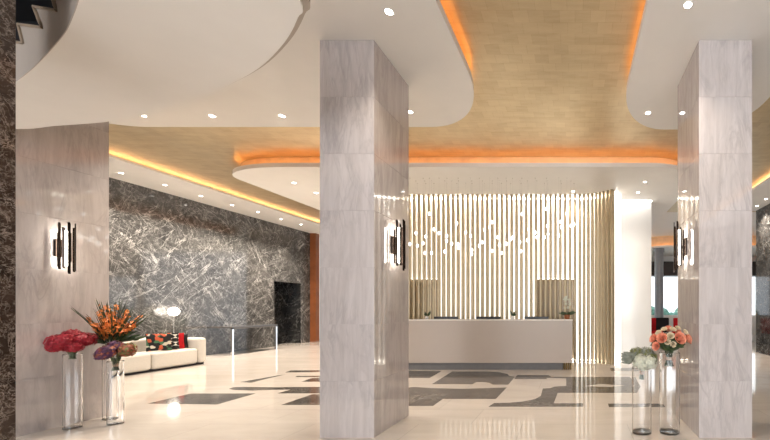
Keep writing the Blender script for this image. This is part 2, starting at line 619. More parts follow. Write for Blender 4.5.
def panel(name, label, x0, x1, y0, y1, corners, z, zg, strip, lip=0.05, riser='riser', soft=False):
    m = MB()
    m.prism(rrect(x0, x1, y0, y1, corners), z, z + lip)
    o = m.build(name, M['white'])
    tag(o, label, 'ceiling panel', kind='structure')
    r = MB()
    r.prism(rrect(x0, x1, y0, y1, corners, 0.36 if soft else 0.14), z + lip, zg, top=False, bottom=False)
    r.build('cove_riser', M[riser], o)
    P = rrect(x0, x1, y0, y1, corners, 0.0)
    Q = rrect(x0, x1, y0, y1, corners, 0.04)
    s = MB()
    if soft:
        s.tube([(p[0], p[1], z + lip + 0.012) for p in rrect(x0, x1, y0, y1, corners, 0.2)], 0.010, 6, closed=True)
        s.build('light_strip', strip, o)
        return o
    u = MB()
    n = len(P)
    vs = [(p[0], p[1], zz) for zz in (z + lip, z + lip + 0.035) for p in P] + [(p[0], p[1], zz) for zz in (z + lip, z + lip + 0.035) for p in Q]
    fs = []
    for k in range(n):
        k2 = (k + 1) % n
        fs += [(k, k2, k2 + n, k + n), (2 * n + k2, 2 * n + k, 3 * n + k, 3 * n + k2), (k + n, k2 + n, k2 + 3 * n, k + 3 * n)]
    u.add(vs, fs)
    u.build('upstand', M['white'], o)
    s = MB()
    s.prism(rrect(x0, x1, y0, y1, corners, 0.045), z + lip + 0.003, z + lip + 0.03, top=False, bottom=False)
    s.build('light_strip', strip, o)
    return o


panel('ceiling_panel', 'white floating ceiling panel above the middle marble column', -7.7, -1.25, -5.5, 5.56, {(1, 1): (0.95, 1.3), (-1, 1): (1.2, 1.2)}, H, HG, M['cove'])
panel('ceiling_panel', 'white floating ceiling panel above the right marble column', 0.655, 2.55, -5.5, 5.64, {(-1, 1): (0.72, 1.1), (1, 1): (0.6, 0.8)}, H, HG, M['cove'])
panel('ceiling_panel', 'large white ceiling panel above the reception desk', -7.25, 2.65, 7.15, 14.6, {(-1, -1): (1.5, 0.7), (1, -1): (1.2, 1.0)}, H, HG, M['cove'])
# white soffits along the marble walls
HS = 4.22
for (nm, lb, x0, x1, y1) in (('ceiling_soffit', 'white soffit with downlights along the grey marble wall', -10.3, -8.9, 15.5),
                             ('ceiling_soffit', 'white soffit along the grey marble wall at the right edge', 4.36, 5.4, 10.9)):
    panel(nm, lb, x0, x1, -5.5, y1, {}, HS, HG, M['cove_side'], 0.05, 'riser_pale', True)

# left marble wall with a niche
w = MB()
NY0, NY1, NZ = 12.46, 13.68, 2.24
w.box(-10.8, -10.3, -6, NY0, 0, HG)
w.box(-10.8, -10.3, NY1, 14.15, 0, HG)
w.box(-10.8, -10.3, NY0, NY1, NZ, HG)
tag(w.build('wall_left', M['grey_marble']), 'tall grey marble wall with white veins behind the sofa', 'wall', kind='structure')
w = MB()
w.box(-10.95, -10.79, NY0, NY1, 0, NZ)
w.box(-10.8, -10.31, NY1 - 0.02, NY1, 0, NZ)
w.box(-10.8, -10.31, NY0, NY0 + 0.02, 0, NZ)
w.box(-10.8, -10.31, NY0, NY1, NZ - 0.02, NZ)
tag(w.build('door_1', M['black_marble']), 'black marble lined recess in the grey marble wall', 'doorway', kind='structure')
w = MB()
w.box(-10.6, -10.08, 14.15, 14.35, 0, HG)
tag(w.build('trim_1', M['wood']), 'red brown wooden upright at the end of the marble wall', 'trim', kind='structure')
w = MB()
w.box(-12, -6.6, 15.5, 15.7, 0, HG)
tag(w.build('wall_far_left', M['white']), 'white wall beyond the end of the grey marble wall', 'wall', kind='structure')

# right marble wall
w = MB()
w.box(5.4, 5.8, -6, 10.86, 0, HG)
tag(w.build('wall_right', M['grey_marble']), 'grey marble wall at the right edge behind the column', 'wall', kind='structure')

# wall behind the reception
w = MB()
w.box(-6.6, 2.0, 9.53, 10.4, 0, H)
tag(w.build('wall_reception', M['lacquer']), 'glossy white wall behind and beside the slatted screen', 'wall', kind='structure')

# wall behind the camera with tall windows
w = MB()
edges = [-10.8]
for wx in WIN_X:
    edges += [wx - 0.95, wx + 0.95]
edges += [5.8]
for i in range(0, len(edges), 2):
    w.box(edges[i], edges[i + 1], -6.3, -6.0, 0, HG)
for wx in WIN_X:
    w.box(wx - 0.95, wx + 0.95, -6.3, -6.0, 3.5, HG)
    w.box(wx - 0.95, wx + 0.95, -6.3, -6.0, 0, 0.5)
tag(w.build('wall_front', M['white']), 'white wall with tall windows behind the viewer', 'wall', kind='structure')

# far lounge shell
w = MB()
w.box(9.0, 9.2, 9, 18.2, 0, HG)
w.box(5.8, 9.0, 10.6, 10.86, 0, HG)
tag(w.build('wall_far_right', M['white']), 'white side wall of the far lounge', 'wall', kind='structure')
w = MB()
w.box(1.0, 9.2, 18.0, 18.2, 0, 0.95)
w.box(1.0, 9.2, 18.0, 18.2, 2.85, HG)
for x in (1.0, 4.18, 6.2, 8.0):
    w.box(x - 0.09, x + 0.09, 18.0, 18.2, 0.95, 2.85)
tag(w.build('wall_far', M['white']), 'white window wall of the far lounge', 'wall', kind='structure')
w = MB()
w.box(2.0, 9.0, 17.6, 17.9, 2.86, 3.55)
tag(w.build('trim_2', M['dark_frame']), 'dark beam above the far lounge windows', 'trim', kind='structure')
panel('ceiling_panel', 'small white ceiling panel with amber edge in the far lounge', 2.9, 8.8, 15.2, 18.0, {(-1, -1): (1.2, 1.0)}, 3.85, HG, M['cove'])
w = MB()
w.lathe([(0.19, 0), (0.19, 3.85)], (3.6, 14.0 + 1.6, 0), 24)
w.lathe([(0.23, 3.7), (0.23, 3.85)], (3.6, 15.6, 0), 24)
tag(w.build('column_round', M['steel_grey'], smooth=True), 'round grey column in the far lounge by the windows', 'column', kind='structure')
hd = MB()
for i in range(60):
    hd.sphere((random.uniform(1, 9), 19.2 + random.uniform(-0.3, 0.5), random.uniform(0.3, 1.15)), random.uniform(0.2, 0.4), 8, 6)
hd.box(0.5, 9.5, 19.1, 19.8, -0.2, 0.9)
tag(hd.build('garden_hedge', M['hedge']), 'green hedge outside the far lounge windows', 'hedge', kind='stuff')

# ------------------------------------------------------------------ marble columns


def column(x0, x1, y0, y1, label):
    m = MB()
    n = 7
    th = H / n
    for i in range(n):
        m.box(x0, x1, y0, y1, i * th + 0.0015, (i + 1) * th - 0.0015)
    m.box(x0 + 0.004, x1 - 0.004, y0 + 0.004, y1 - 0.004, 0, H)
    o = m.build('column', M['light_marble'])
    me = o.data
    at = me.attributes.new('tile', 'FLOAT_VECTOR', 'FACE')
    rnd = []
    for i in range(n):
        for k in range(6):
            rnd += [random.random(), random.random(), random.random()]
    rnd += [0.5] * 18
    at.data.foreach_set('vector', rnd)
    tag(o, label, 'column', kind='structure')
    return o


CY0, CY1 = 3.75, 4.53
column(-6.36, -5.80, CY0, CY1, 'pale marble column beside the red and orange bouquets')
column(-2.628, -2.07, CY0, CY1, 'pale marble column standing in front of the reception desk')
column(1.278, 1.824, CY0, CY1, 'pale marble column beside the coral rose bouquet')
m = MB()
m.box(-3.9, -3.07, 1.15, 2.0, 0, 5.6)
tag(m.build('pier', M['brown_marble'], bevel=0.004), 'dark brown veined marble pier at the left edge', 'column', kind='structure')

# ------------------------------------------------------------------ curved balcony soffit and stair
ZB = 3.10
outer_uv = [(300, 0), (297.7, 18), (284, 43), (259, 68), (227, 86), (200, 97.5), (150, 114), (109, 121.6), (54.5, 126), (17, 129)]
inner_uv = [(18, 80.8), (26, 74.5), (36.4, 65.5), (54.5, 46.4), (67.3, 30), (74.5, 13.6), (79, 0)]
outer = [at_z(u, v, ZB) for u, v in outer_uv]
inner = [at_z(u, v, ZB) for u, v in inner_uv]
o_far = [Vector((-6.4, 3.5, ZB)), Vector((-7.5, 3.0, ZB)), Vector((-8.2, 1.8, ZB)), Vector((-8.3, 0.2, ZB)), Vector((-7.4, -1.4, ZB)), Vector((-5.4, -2.4, ZB)),
         Vector((-3.2, -2.1, ZB)), Vector((-1.7, -0.9, ZB)), Vector((-1.2, 0.4, ZB)), Vector((-1.3, 1.4, ZB))]
i_far = [Vector((-2.55, 1.5, ZB)), Vector((-2.6, 0.5, ZB)), Vector((-3.1, -0.4, ZB)), Vector((-4.2, -1.0, ZB)), Vector((-5.8, -0.8, ZB)), Vector((-6.7, 0.3, ZB)), Vector((-6.6, 1.8, ZB)), Vector((-5.9, 2.75, ZB))]
CURVE = smooth_curve([at_z(u, v, ZB) for u, v in [(-18, 103), (-6, 97), (6, 89.5)] + inner_uv + [(81.5, -13), (83, -27), (83.5, -40)]], 8)
CURVE = CURVE[:1 + max(range(len(CURVE)), key=lambda k: CURVE[k].x / CURVE[k].y)]
OUT = smooth_curve(outer + o_far, 6, closed=True)
INN = CURVE + smooth_curve(i_far, 6)


def ring(mb, A, B, z0, z1):
    """plate between the outline A and the hole B"""
    na, nb = len(A), len(B)
    loops = [[Vector((p.x, p.y, 0)) for p in A], [Vector((p.x, p.y, 0)) for p in B]]
    tri = tessellate_polygon(loops)
    P = [(p.x, p.y) for p in list(A) + list(B)]
    n = na + nb
    vs = [(x, y, z0) for x, y in P] + [(x, y, z1) for x, y in P]
    fs = [t for t in tri] + [tuple(n + k for k in reversed(t)) for t in tri]
    for st_, cnt in ((0, na), (na, nb)):
        for k in range(cnt):
            a, b = st_ + k, st_ + (k + 1) % cnt
            fs.append((a, b, b + n, a + n))
    mb.add(vs, fs)


rg = MB()
ring(rg, OUT, INN, ZB, ZB + 0.03)
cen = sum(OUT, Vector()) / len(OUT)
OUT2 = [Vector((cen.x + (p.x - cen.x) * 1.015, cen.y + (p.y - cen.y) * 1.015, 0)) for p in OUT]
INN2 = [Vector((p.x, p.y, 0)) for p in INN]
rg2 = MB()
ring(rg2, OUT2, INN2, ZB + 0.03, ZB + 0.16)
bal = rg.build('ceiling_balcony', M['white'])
rg2.build('rim_shade_line', M['stair'], bal)  # wider upper plate, its taupe tone paints the shadow line along the rim
tag(bal, 'curved white balcony underside at the upper left', 'ceiling', kind='structure')

# staircase whose curved side wall lines the opening
import bmesh
def on_wall(u, v, lift=0.0):
    """point of the vertical curved side wall seen at pixel (u, v)"""
    best = None
    for a, b in zip(CURVE[:-1], CURVE[1:]):
        ua, ub = CU + F * a.x / a.y, CU + F * b.x / b.y
        if min(ua, ub) - 1e-6 <= u <= max(ua, ub) + 1e-6 and ub != ua:
            best = a.lerp(b, (u - ua) / (ub - ua))
            break
    if best is None:
        best = CURVE[0] if u < 0 else CURVE[-1]
    y = best.y - lift
    return Vector((best.x + lift * 0.6, y, EYE + (CV - v) / F * best.y))


zig = [(-4, 81), (4, 62.5), (0, 42), (18, 43.3), (24.5, 44.5), (20, 25.5), (43.6, 29), (35.5, 8), (58, 12), (52, -9), (70, -5), (66, -26), (78.9, -26)]
bottom = [(78.9, 1), (77.5, 6), (74.5, 13.6), (71, 22), (67.3, 30), (61, 39.5), (54.5, 46.4), (45, 57), (36.4, 65.5), (28, 73), (20, 79), (8, 87)]
st = empty('staircase', (0, 0, 0))
tag(st, 'pale curved staircase with stepped edge rising behind the brown pier', 'staircase', kind='structure')
bm = bmesh.new()
fc = bm.faces.new([bm.verts.new((u, v, 0)) for u, v in zig + bottom])
bmesh.ops.triangulate(bm, faces=[fc])
for _ in range(2):
    bmesh.ops.subdivide_edges(bm, edges=list(bm.edges), cuts=1, use_grid_fill=True)
for vt in bm.verts:
    p = on_wall(vt.co.x, vt.co.y, 0.006)
    p.z = max(p.z, ZB + 0.001)
    vt.co = p
bmesh.ops.recalc_face_normals(bm, faces=bm.faces)
bm.normal_update()
if sum(f.normal.dot(Vector((0, 0, EYE)) - f.calc_center_median()) for f in bm.faces) < 0:
    bmesh.ops.reverse_faces(bm, faces=bm.faces)
me = bpy.data.meshes.new('stringer')
bm.to_mesh(me)
bm.free()
me.materials.append(M['stair'])
so = bpy.data.objects.new('stringer', me)
COL.objects.link(so)
so.parent = st
sd = so.modifiers.new('thickness', 'SOLIDIFY')
sd.thickness = 0.04
sd.offset = -1
m = MB()
zz = []
for a, b in zip(zig[:-1], zig[1:]):
    for k in range(5):
        zz.append((a[0] + (b[0] - a[0]) * k / 5, a[1] + (b[1] - a[1]) * k / 5))
m.tube([on_wall(u, v, 0.014) for u, v in zz], 0.010, 6)
m.build('nosing', M['nosing'], st)
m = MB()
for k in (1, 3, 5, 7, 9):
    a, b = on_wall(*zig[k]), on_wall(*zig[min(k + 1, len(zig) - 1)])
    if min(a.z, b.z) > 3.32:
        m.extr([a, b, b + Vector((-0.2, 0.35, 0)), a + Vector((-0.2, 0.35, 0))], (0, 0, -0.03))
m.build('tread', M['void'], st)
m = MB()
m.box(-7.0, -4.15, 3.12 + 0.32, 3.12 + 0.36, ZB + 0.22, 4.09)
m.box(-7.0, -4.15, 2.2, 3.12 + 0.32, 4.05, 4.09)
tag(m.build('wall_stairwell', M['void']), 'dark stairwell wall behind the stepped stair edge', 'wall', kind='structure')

# ================================================================== SLATTED SCREEN
# champagne slats along a path that turns forward at both ends
PATH = []
x = -5.0
while x < 0.14:
    PATH.append((x, 8.92, 0.0))
    x += 0.119
ang = 0.0
px, py = PATH[-1][0], PATH[-1][1]
for k in range(8):
    ang = min(0.62, ang + 0.12)
    px += 0.108 * math.cos(ang)
    py -= 0.108 * math.sin(ang)
    PATH.append((px, py, -ang))
scr = empty('slatted_screen', (0, 8.9, 0))
tag(scr, 'tall backlit champagne gold slatted screen curving forward behind the reception desk', 'screen')
sm = MB()
prof = []
for k in range(9):
    q = PI * k / 8
    prof.append((0.031 * math.cos(q), -0.045 - 0.018 * math.sin(q)))
prof += [(-0.031, 0.045), (0.031, 0.045)]
sm.prism(prof, 0.0, H - 0.005)
slat0 = sm.build('slat', M['champagne'], scr)
first = True
for (x, y, a) in PATH:
    s = slat0 if first else slat0.copy()
    if not first:
        COL.objects.link(s)
    first = False
    s.location = (x, y - 8.9, 0)
    s.rotation_euler = (0, 0, a)
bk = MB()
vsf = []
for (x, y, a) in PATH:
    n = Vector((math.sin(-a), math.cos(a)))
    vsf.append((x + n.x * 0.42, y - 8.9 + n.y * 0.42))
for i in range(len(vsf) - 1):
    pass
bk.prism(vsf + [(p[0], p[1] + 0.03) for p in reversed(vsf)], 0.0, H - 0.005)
bk.build('backing_panel', M['backlit'], scr)  # white wall behind the slats, given an added glow


def off(dist):
    out = []
    for (x, y, a) in PATH:
        out.append((x + math.sin(-a) * dist, y - 8.9 + math.cos(a) * dist))
    return out


t = MB()
t.tube([(p[0], p[1], H - 0.04) for p in off(0.2)], 0.018, 6)
t.build('light_strip', M['strip'], scr)
t = MB()
t.tube([(p[0], p[1], 0.03) for p in off(0.2)], 0.014, 6)
t.build('floor_light_strip', M['strip_low'], scr)
# recesses glimpsed through the slats
for (nm, lb, x0, x1) in (('door_2', 'dark recess behind the slats at the left of the desk', -4.3, -3.5), ('door_3', 'dark recess behind the slats at the right of the desk', -0.96, -0.02)):
    d = MB()
    d.box(x0, x1, 9.27, 9.31, 0, 2.06)
    o = d.build(nm, M['niche'])
    tag(o, lb, 'recess', kind='structure')
    e = MB()
    e.box(x0, x1, 9.27, 9.31, 2.062, 2.072)
    e.build('light_strip', M['ledge'], o)

# wash strip above the glossy white wall
e = MB()
e.box(0.95, 1.98, 9.40, 9.46, H - 0.03, H - 0.002)
tag(e.build('wall_wash_light', M['wash']), 'recessed strip light washing the white wall beside the screen', 'light')

# ================================================================== RECEPTION DESK
DX0, DX1, DY = -4.35, -0.06, 7.8
dk = empty('reception_desk', ((DX0 + DX1) / 2, DY, 0))
tag(dk, 'long taupe reception desk with cream top before the slatted screen', 'reception desk')
cx = (DX0 + DX1) / 2


def dbox(name, mat, x0, x1, y0, y1, z0, z1, bev=0.004):
    b = MB()
    b.box(x0 - cx, x1 - cx, y0 - DY, y1 - DY, z0, z1)
    return b.build(name, mat, dk, bevel=bev)


dbox('front_panel', M['desk'], DX0, DX1, DY, DY + 0.06, 0.15, 1.055)
dbox('side_panel', M['desk'], DX1 - 0.06, DX1, DY + 0.06, DY + 0.55, 0.15, 1.055)
dbox('side_panel', M['desk'], DX0, DX0 + 0.06, DY + 0.06, DY + 0.55, 0.15, 1.055)
dbox('top', M['desk_top'], DX0 - 0.01, DX1 + 0.01, DY - 0.01, DY + 0.30, 1.055, 1.085)
dbox('work_counter', M['desk_top'], DX0 + 0.06, DX1 - 0.06, DY + 0.06, DY + 0.62, 0.72, 0.75)
dbox('plinth', M['kick'], DX0 + 0.02, DX1 - 0.20, DY + 0.03, DY + 0.5, 0, 0.15, 0)
for k in range(4):
    b = MB()
    b.lathe([(0.001, 0), (0.018, 0), (0.018, 0.15), (0.001, 0.15)], (DX1 - 0.17 + k * 0.045 - cx, 0.06, 0), 12)
    b.build('leg', M['dark_gold'], dk)

# monitors
mon = empty('computer_monitor', (-2.9, 8.22, 0.75))
b = MB(); b.box(-0.27, 0.27, -0.015, 0.015, 0.07, 0.385); b.build('screen', M['black'], mon, bevel=0.004)
b = MB(); b.box(-0.03, 0.03, 0.0, 0.02, 0.01, 0.12); b.build('stand', M['black'], mon)
b = MB(); b.box(-0.11, 0.11, -0.08, 0.09, 0.0, 0.012); b.build('base', M['black'], mon)
tag(mon, 'black monitor on the reception desk, nearest the middle column', 'monitor', 'monitors on the reception desk')
for (u, lb) in ((488.5, 'black monitor on the middle of the reception desk'), (536.5, 'black monitor on the reception desk next to the tall orchid')):
    c = copy_tree(mon)
    c.location.x = (u - CU) / F * 8.22
    c['label'] = lb
mon.location.x = (446 - CU) / F * 8.22

# ------------------------------------------------------------------ flowers on the desk


def leaf_blade(mb, base, tip, width, mi=0, sag=0.0):
    base, tip = Vector(base), Vector(tip)
    d = tip - base
    side = d.cross(Vector((0.2, 1, 0.1)))
    if side.length < 1e-4:
        side = Vector((1, 0, 0))
    side.normalize()
    vs, n = [], 5
    for i in range(n):
        t = i / (n - 1)
        w = width * math.sin(PI * (0.12 + 0.88 * t)) if t < 1 else 0.0005
        c = base + d * t + Vector((0, 0, -sag * t * t))
        lift = side.cross(d).normalized() * w * 0.25
        vs += [c - side * w + lift, c, c + side * w + lift]
    fs = []
    for i in range(n - 1):
        a, b2 = 3 * i, 3 * i + 3
        fs += [(a, a + 1, b2 + 1, b2), (a + 1, a + 2, b2 + 2, b2 + 1)]
    mb.add(vs, fs, mi)


def petal_cup(mb, c, nrm, r, n=5, mi=0, cup=0.5, rnd=random):
    nrm = Vector(nrm).normalized()
    a = nrm.orthogonal().normalized()
    b2 = nrm.cross(a)
    q0 = rnd.random() * 6
    vs, fs = [Vector(c)], []
    for k in range(n):
        q = q0 + 2 * PI * k / n
        for (dq, rr, h) in ((-0.45 * 5 / n, 0.75, 0.3), (0, 1.05, 0.55), (0.45 * 5 / n, 0.75, 0.3)):
            vs.append(Vector(c) + (a * math.cos(q + dq) + b2 * math.sin(q + dq)) * r * rr + nrm * r * h * cup)
        i = 1 + 3 * k
        fs += [(0, i, i + 1), (0, i + 1, i + 2)]
    mb.add(vs, fs, mi)


def orchid(loc, label):
    o = empty('potted_orchid', loc)
    tag(o, label, 'orchid')
    p = MB()
    p.lathe([(0.001, 0), (0.05, 0), (0.06, 0.05), (0.062, 0.10), (0.055, 0.10), (0.05, 0.085), (0.001, 0.085)], seg=20)
    p.build('pot', M['wood'], o, smooth=True)
    l = MB()
    for q, ln in ((0.3, 0.17), (2.6, 0.17), (3.6, 0.13), (1.2, 0.12), (5.2, 0.14), (0.0, 0.2), (3.1, 0.2)):
        leaf_blade(l, (0, 0, 0.09), (math.cos(q) * ln, math.sin(q) * ln * 0.5, 0.16 + 0.06 * random.random()), 0.03, sag=0.03)
    l.build('leaves', M['leaf'], o)
    for sx, hz in ((-1, 0.42), (1, 0.40)):
        s = MB()
        pth = smooth_curve([(0.01 * sx, 0, 0.09), (0.03 * sx, 0, 0.25), (0.05 * sx, 0, hz), (-0.02 * sx - 0.03, -0.01, hz + 0.05)], 5)
        s.tube(pth, 0.004, 6)
        s.build('stem', M['stem'], o)
        f = MB()
        for k in range(6):
            c = pth[-1 - k * 2] + Vector((random.uniform(-.02, .02), -0.02, random.uniform(-.015, .015)))
            petal_cup(f, c, (random.uniform(-.3, .3), -1, 0.1), 0.036, 5, cup=0.25)
        f.build('blossom', M['white_bloom'], o)
    return o


orchid(at_y(567, 319.7, 7.95) * 1.0 if False else (-0.17, 7.95, 1.085), 'white flowering orchid in a dark pot at the right end of the desk')


def sprig(loc, label, mat):
    o = empty('bud_vase', loc)
    tag(o, label, 'flower vase')
    p = MB()
    p.lathe([(0.001, 0), (0.035, 0), (0.04, 0.03), (0.025, 0.07), (0.02, 0.07), (0.001, 0.065)], seg=16)
    p.build('vase', mat, o, smooth=True)
    l = MB()
    for k in range(9):
        q = random.uniform(0, 6.28)
        ln = random.uniform(0.05, 0.13)
        leaf_blade(l, (0, 0, 0.06), (math.cos(q) * ln, math.sin(q) * ln, 0.10 + random.uniform(0, 0.1)), 0.018)
    l.build('leaves', M['leaf'], o)


sprig((-3.24, 7.95, 1.085), 'small dark green sprig in a pot at the desk end by the column', M['lacquer'])
sprig((-1.36, 7.95, 1.085), 'small leafy sprig in a pale pot at the middle of the desk', M['lacquer'])

# ================================================================== PENDANTS
pts5 = [(193, 163), (127, 258), (97, 312), (134, 320), (175, 275), (162, 307), (170, 355), (203, 355), (215, 240), (240, 258), (278, 272), (277, 296), (302, 310), (268, 348), (327, 210), (333, 312), (335, 330),
        (370, 255), (394, 272), (401, 340), (400, 360), (437, 320), (452, 303), (463, 243), (487, 230), (500, 205), (500, 345), (527, 278), (535, 315), (545, 355), (568, 310)]
pts6 = [(32, 310), (52, 288), (62, 280), (97, 303), (103, 347), (107, 165), (134, 293), (140, 240), (172, 255), (180, 278), (217, 278), (228, 140), (232, 222), (235, 262), (287, 270), (297, 203), (300, 230),
        (327, 162), (347, 222), (362, 215)]
pend = sorted([(390 + a / 4.89, 180 + b / 4.89) for a, b in pts5] + [(500 + a / 4.89, 180 + b / 4.89) for a, b in pts6])
ORD = ['first', 'second', 'third', 'fourth', 'fifth', 'sixth', 'seventh', 'eighth', 'ninth', 'tenth', 'eleventh', 'twelfth', 'thirteenth', 'fourteenth', 'fifteenth', 'sixteenth', 'seventeenth', 'eighteenth', 'nineteenth']
TENS = ['', '', 'twenty', 'thirty', 'forty', 'fifty', 'sixty']


def ordinal(k):
    if k <= 19:
        return ORD[k - 1]
    t_, u_ = divmod(k, 10)
    return (TENS[t_][:-1] + 'ieth') if u_ == 0 else TENS[t_] + '-' + ORD[u_ - 1]


drop = MB()
drop.lathe([(0.0015, -0.062), (0.014, -0.06), (0.030, -0.045), (0.038, -0.02), (0.034, 0.012), (0.018, 0.045), (0.007, 0.06), (0.0015, 0.062)], seg=14)
led = MB()
led.sphere((0, 0, -0.008), 0.024, 10, 8, 0, (1, 1, 1.6))
dp = led_o = None
YR = (7.75, 7.92, 8.08)
for i, (u, v) in enumerate(pend):
    y = YR[i % 3]
    p = at_y(u, v, y)
    root = empty('glass_pendant', p)
    high = 'hanging high' if v < 222 else ('hanging low' if v > 245 else 'hanging midway')
    tag(root, '%s glass drop pendant from the left, %s over the desk' % (ordinal(i + 1), high), 'pendant light', 'glass drop pendants over the reception desk')
    if dp is None:
        dp = drop.build('glass_drop', M['glass'], root, smooth=True)
        led_o = led.build('bulb', M['led'], root, smooth=True)
    else:
        for src in (dp, led_o):
            c = src.copy()
            COL.objects.link(c)
            c.parent = root
    w = MB()
    w.tube([(0, 0, 0.06), (0, 0, H - p.z - 0.008)], 0.0014, 4)
    w.build('wire', M['chrome'], root)
    w = MB()
    w.lathe([(0.001, 0), (0.012, 0), (0.012, 0.01), (0.001, 0.01)], (0, 0, H - p.z - 0.01), 8)
    w.build('ceiling_cap', M['chrome'], root)

# ================================================================== DOWNLIGHTS
ringm = MB()
ringm.lathe([(0.034, 0.0), (0.044, -0.004), (0.048, -0.001), (0.048, 0.0)], seg=24)
lampm = MB()
lampm.lathe([(0.001, -0.0015), (0.034, -0.0015)], seg=24)
proto_dl = None


def downlight(loc, label, group, watts=1.0):
    global proto_dl
    if proto_dl is None:
        r = empty('ceiling_downlight', loc)
        ringm.build('trim_ring', M['white'], r, smooth=True)
        lampm.build('lamp', M['lamp'], r)
        proto_dl = r
    else:
        r = copy_tree(proto_dl)
        r.location = loc
    tag(r, label, 'downlight', group)
    l = bpy.data.lights.new('downlight_beam', 'SPOT')
    l.energy = SPOT_W * watts
    l.color = (1.0, 0.875, 0.735)
    l.spot_size = 1.75
    l.spot_blend = 1.0
    l.shadow_soft_size = 0.04
    lo = bpy.data.objects.new('downlight_beam', l)
    COL.objects.link(lo)
    lo.location = (loc[0], loc[1], loc[2] - 0.03)
    return r


n_ = 0
panel_spots = [((389, 12), 'downlight in the white ceiling panel, above and right of the middle column'),
               ((410, 112), 'downlight at the far corner of the ceiling panel behind the middle column'),
               ((282, 116), 'downlight in the ceiling panel, first to the left of the middle column'),
               ((212, 116), 'downlight in the ceiling panel, second to the left of the middle column'),
               ((143, 115.7), 'downlight between the balcony edge and the far edge of the ceiling panel'),
               ((688, 5), 'downlight in the ceiling panel, above the right marble column'),
               ((648, 113), 'downlight near the rounded corner of the right ceiling panel')]
for (uv, lb) in panel_spots:
    downlight(at_z(uv[0], uv[1], H - 0.001), lb, 'downlights in the front ceiling panels', {389: 0.35, 688: 0.35, 410: 0.5, 648: 0.6}.get(uv[0], 1.2))
soff = [(121, 173), (165, 185), (201, 196), (232, 205), (258, 212), (281, 219), (301, 224.5)]
for i, (u, v) in enumerate(soff):
    downlight(at_z(u, v, HS - 0.001), '%s downlight from the near end of the soffit over the grey marble wall' % ordinal(i + 1), 'downlights over the grey marble wall', 1.4)
can = [((294, 183), 'downlight under the reception ceiling panel, left of the middle column'),
       ((316, 193), 'downlight under the reception ceiling panel, touching the middle column edge'),
       ((645, 182), 'upper downlight under the reception ceiling panel over the white wall'),
       ((638, 192.5), 'lower downlight under the reception ceiling panel over the white wall'),
       ((573, 191.5), 'downlight close to the top of the slatted screen')]
for (uv, lb) in can:
    downlight(at_z(uv[0], uv[1], H - 0.001), lb, 'downlights in the reception ceiling panel', {573: 0.2, 645: 0.35, 638: 0.35}.get(uv[0], 1.6))
for (uv, lb) in (((757, 206), 'downlight in the right soffit beside the column, the far one'), ((766, 199), 'downlight in the right soffit at the edge, the near one')):
    downlight(at_z(uv[0], uv[1], HS - 0.001), lb, 'downlights over the right marble wall', 1.2)

# ================================================================== SCONCES


def sconce(loc, rz, label):
    o = empty('wall_sconce', loc, rz)      # local +X points away from the wall
    tag(o, label, 'wall lamp', 'sconces on the marble columns')
    b = MB(); b.box(0, 0.02, -0.05, 0.05, -0.10, 0.10); b.build('backplate', M['bronze'], o, bevel=0.004)
    b = MB()
    b.box(0.0, 0.07, -0.012, 0.012, -0.012, 0.012)
    b.build('bracket', M['bronze'], o)
    b = MB()
    b.lathe([(0.001, -0.20), (0.018, -0.20), (0.021, -0.19), (0.021, 0.19), (0.018, 0.20), (0.001, 0.20)], (0.074, 0, 0), 20)
    b.build('glass_tube', M['tube'], o, smooth=True)
    for (q, h, z) in ((-2.15, 0.19, -0.02), (-1.55, 0.26, 0.02), (-0.95, 0.23, 0.0), (-0.35, 0.29, 0.0), (0.35, 0.25, -0.015), (0.95, 0.27, 0.02), (1.55, 0.22, 0.0), (2.15, 0.17, 0.015)):
        s = MB()
        R = 0.064
        pts = []
        for k in range(5):
            a = q + (k - 2) * 0.085
            pts.append((0.074 + R * math.cos(a), R * math.sin(a)))
        for k in range(4, -1, -1):
            a = q + (k - 2) * 0.085
            pts.append((0.074 + (R - 0.010) * math.cos(a), (R - 0.010) * math.sin(a)))
        n = len(pts)
        vs = [(p[0], p[1], z - h + (0.02 if j in (0, 9) else 0)) for j, p in enumerate(pts)] + [(p[0], p[1], z + h - (0.02 if j in (4, 5) else 0)) for j, p in enumerate(pts)]
        s.add(vs, [(i, (i + 1) % n, (i + 1) % n + n, i + n) for i in range(n)] + [tuple(range(n - 1, -1, -1)), tuple(range(n, 2 * n))])
        s.build('blade', M['bronze'], o)
    return o


sconce((-5.80, 4.10, 2.01), 0, 'dark bronze blade sconce on the column above the red bouquet')
sconce((-2.07, 4.14, 2.05), 0, 'dark bronze blade sconce on the right side of the middle column')
sconce((1.278, 4.20, 2.04), PI, 'dark bronze blade sconce on the column above the coral roses')

# ================================================================== SOFA AREA
SX0, SX1 = -9.68, -8.78
SY0, SY1 = 5.95, 8.70
sf = empty('sofa', ((SX0 + SX1) / 2, (SY0 + SY1) / 2, 0))
tag(sf, 'long low cream upholstered sofa along the grey marble wall', 'sofa')
sc_ = Vector(((SX0 + SX1) / 2, (SY0 + SY1) / 2, 0))


def sbox(name, mat, x0, x1, y0, y1, z0, z1, bev):
    b = MB()
    b.box(x0 - sc_.x, x1 - sc_.x, y0 - sc_.y, y1 - sc_.y, z0, z1)
    return b.build(name, mat, sf, bevel=bev, bseg=5, smooth=True)


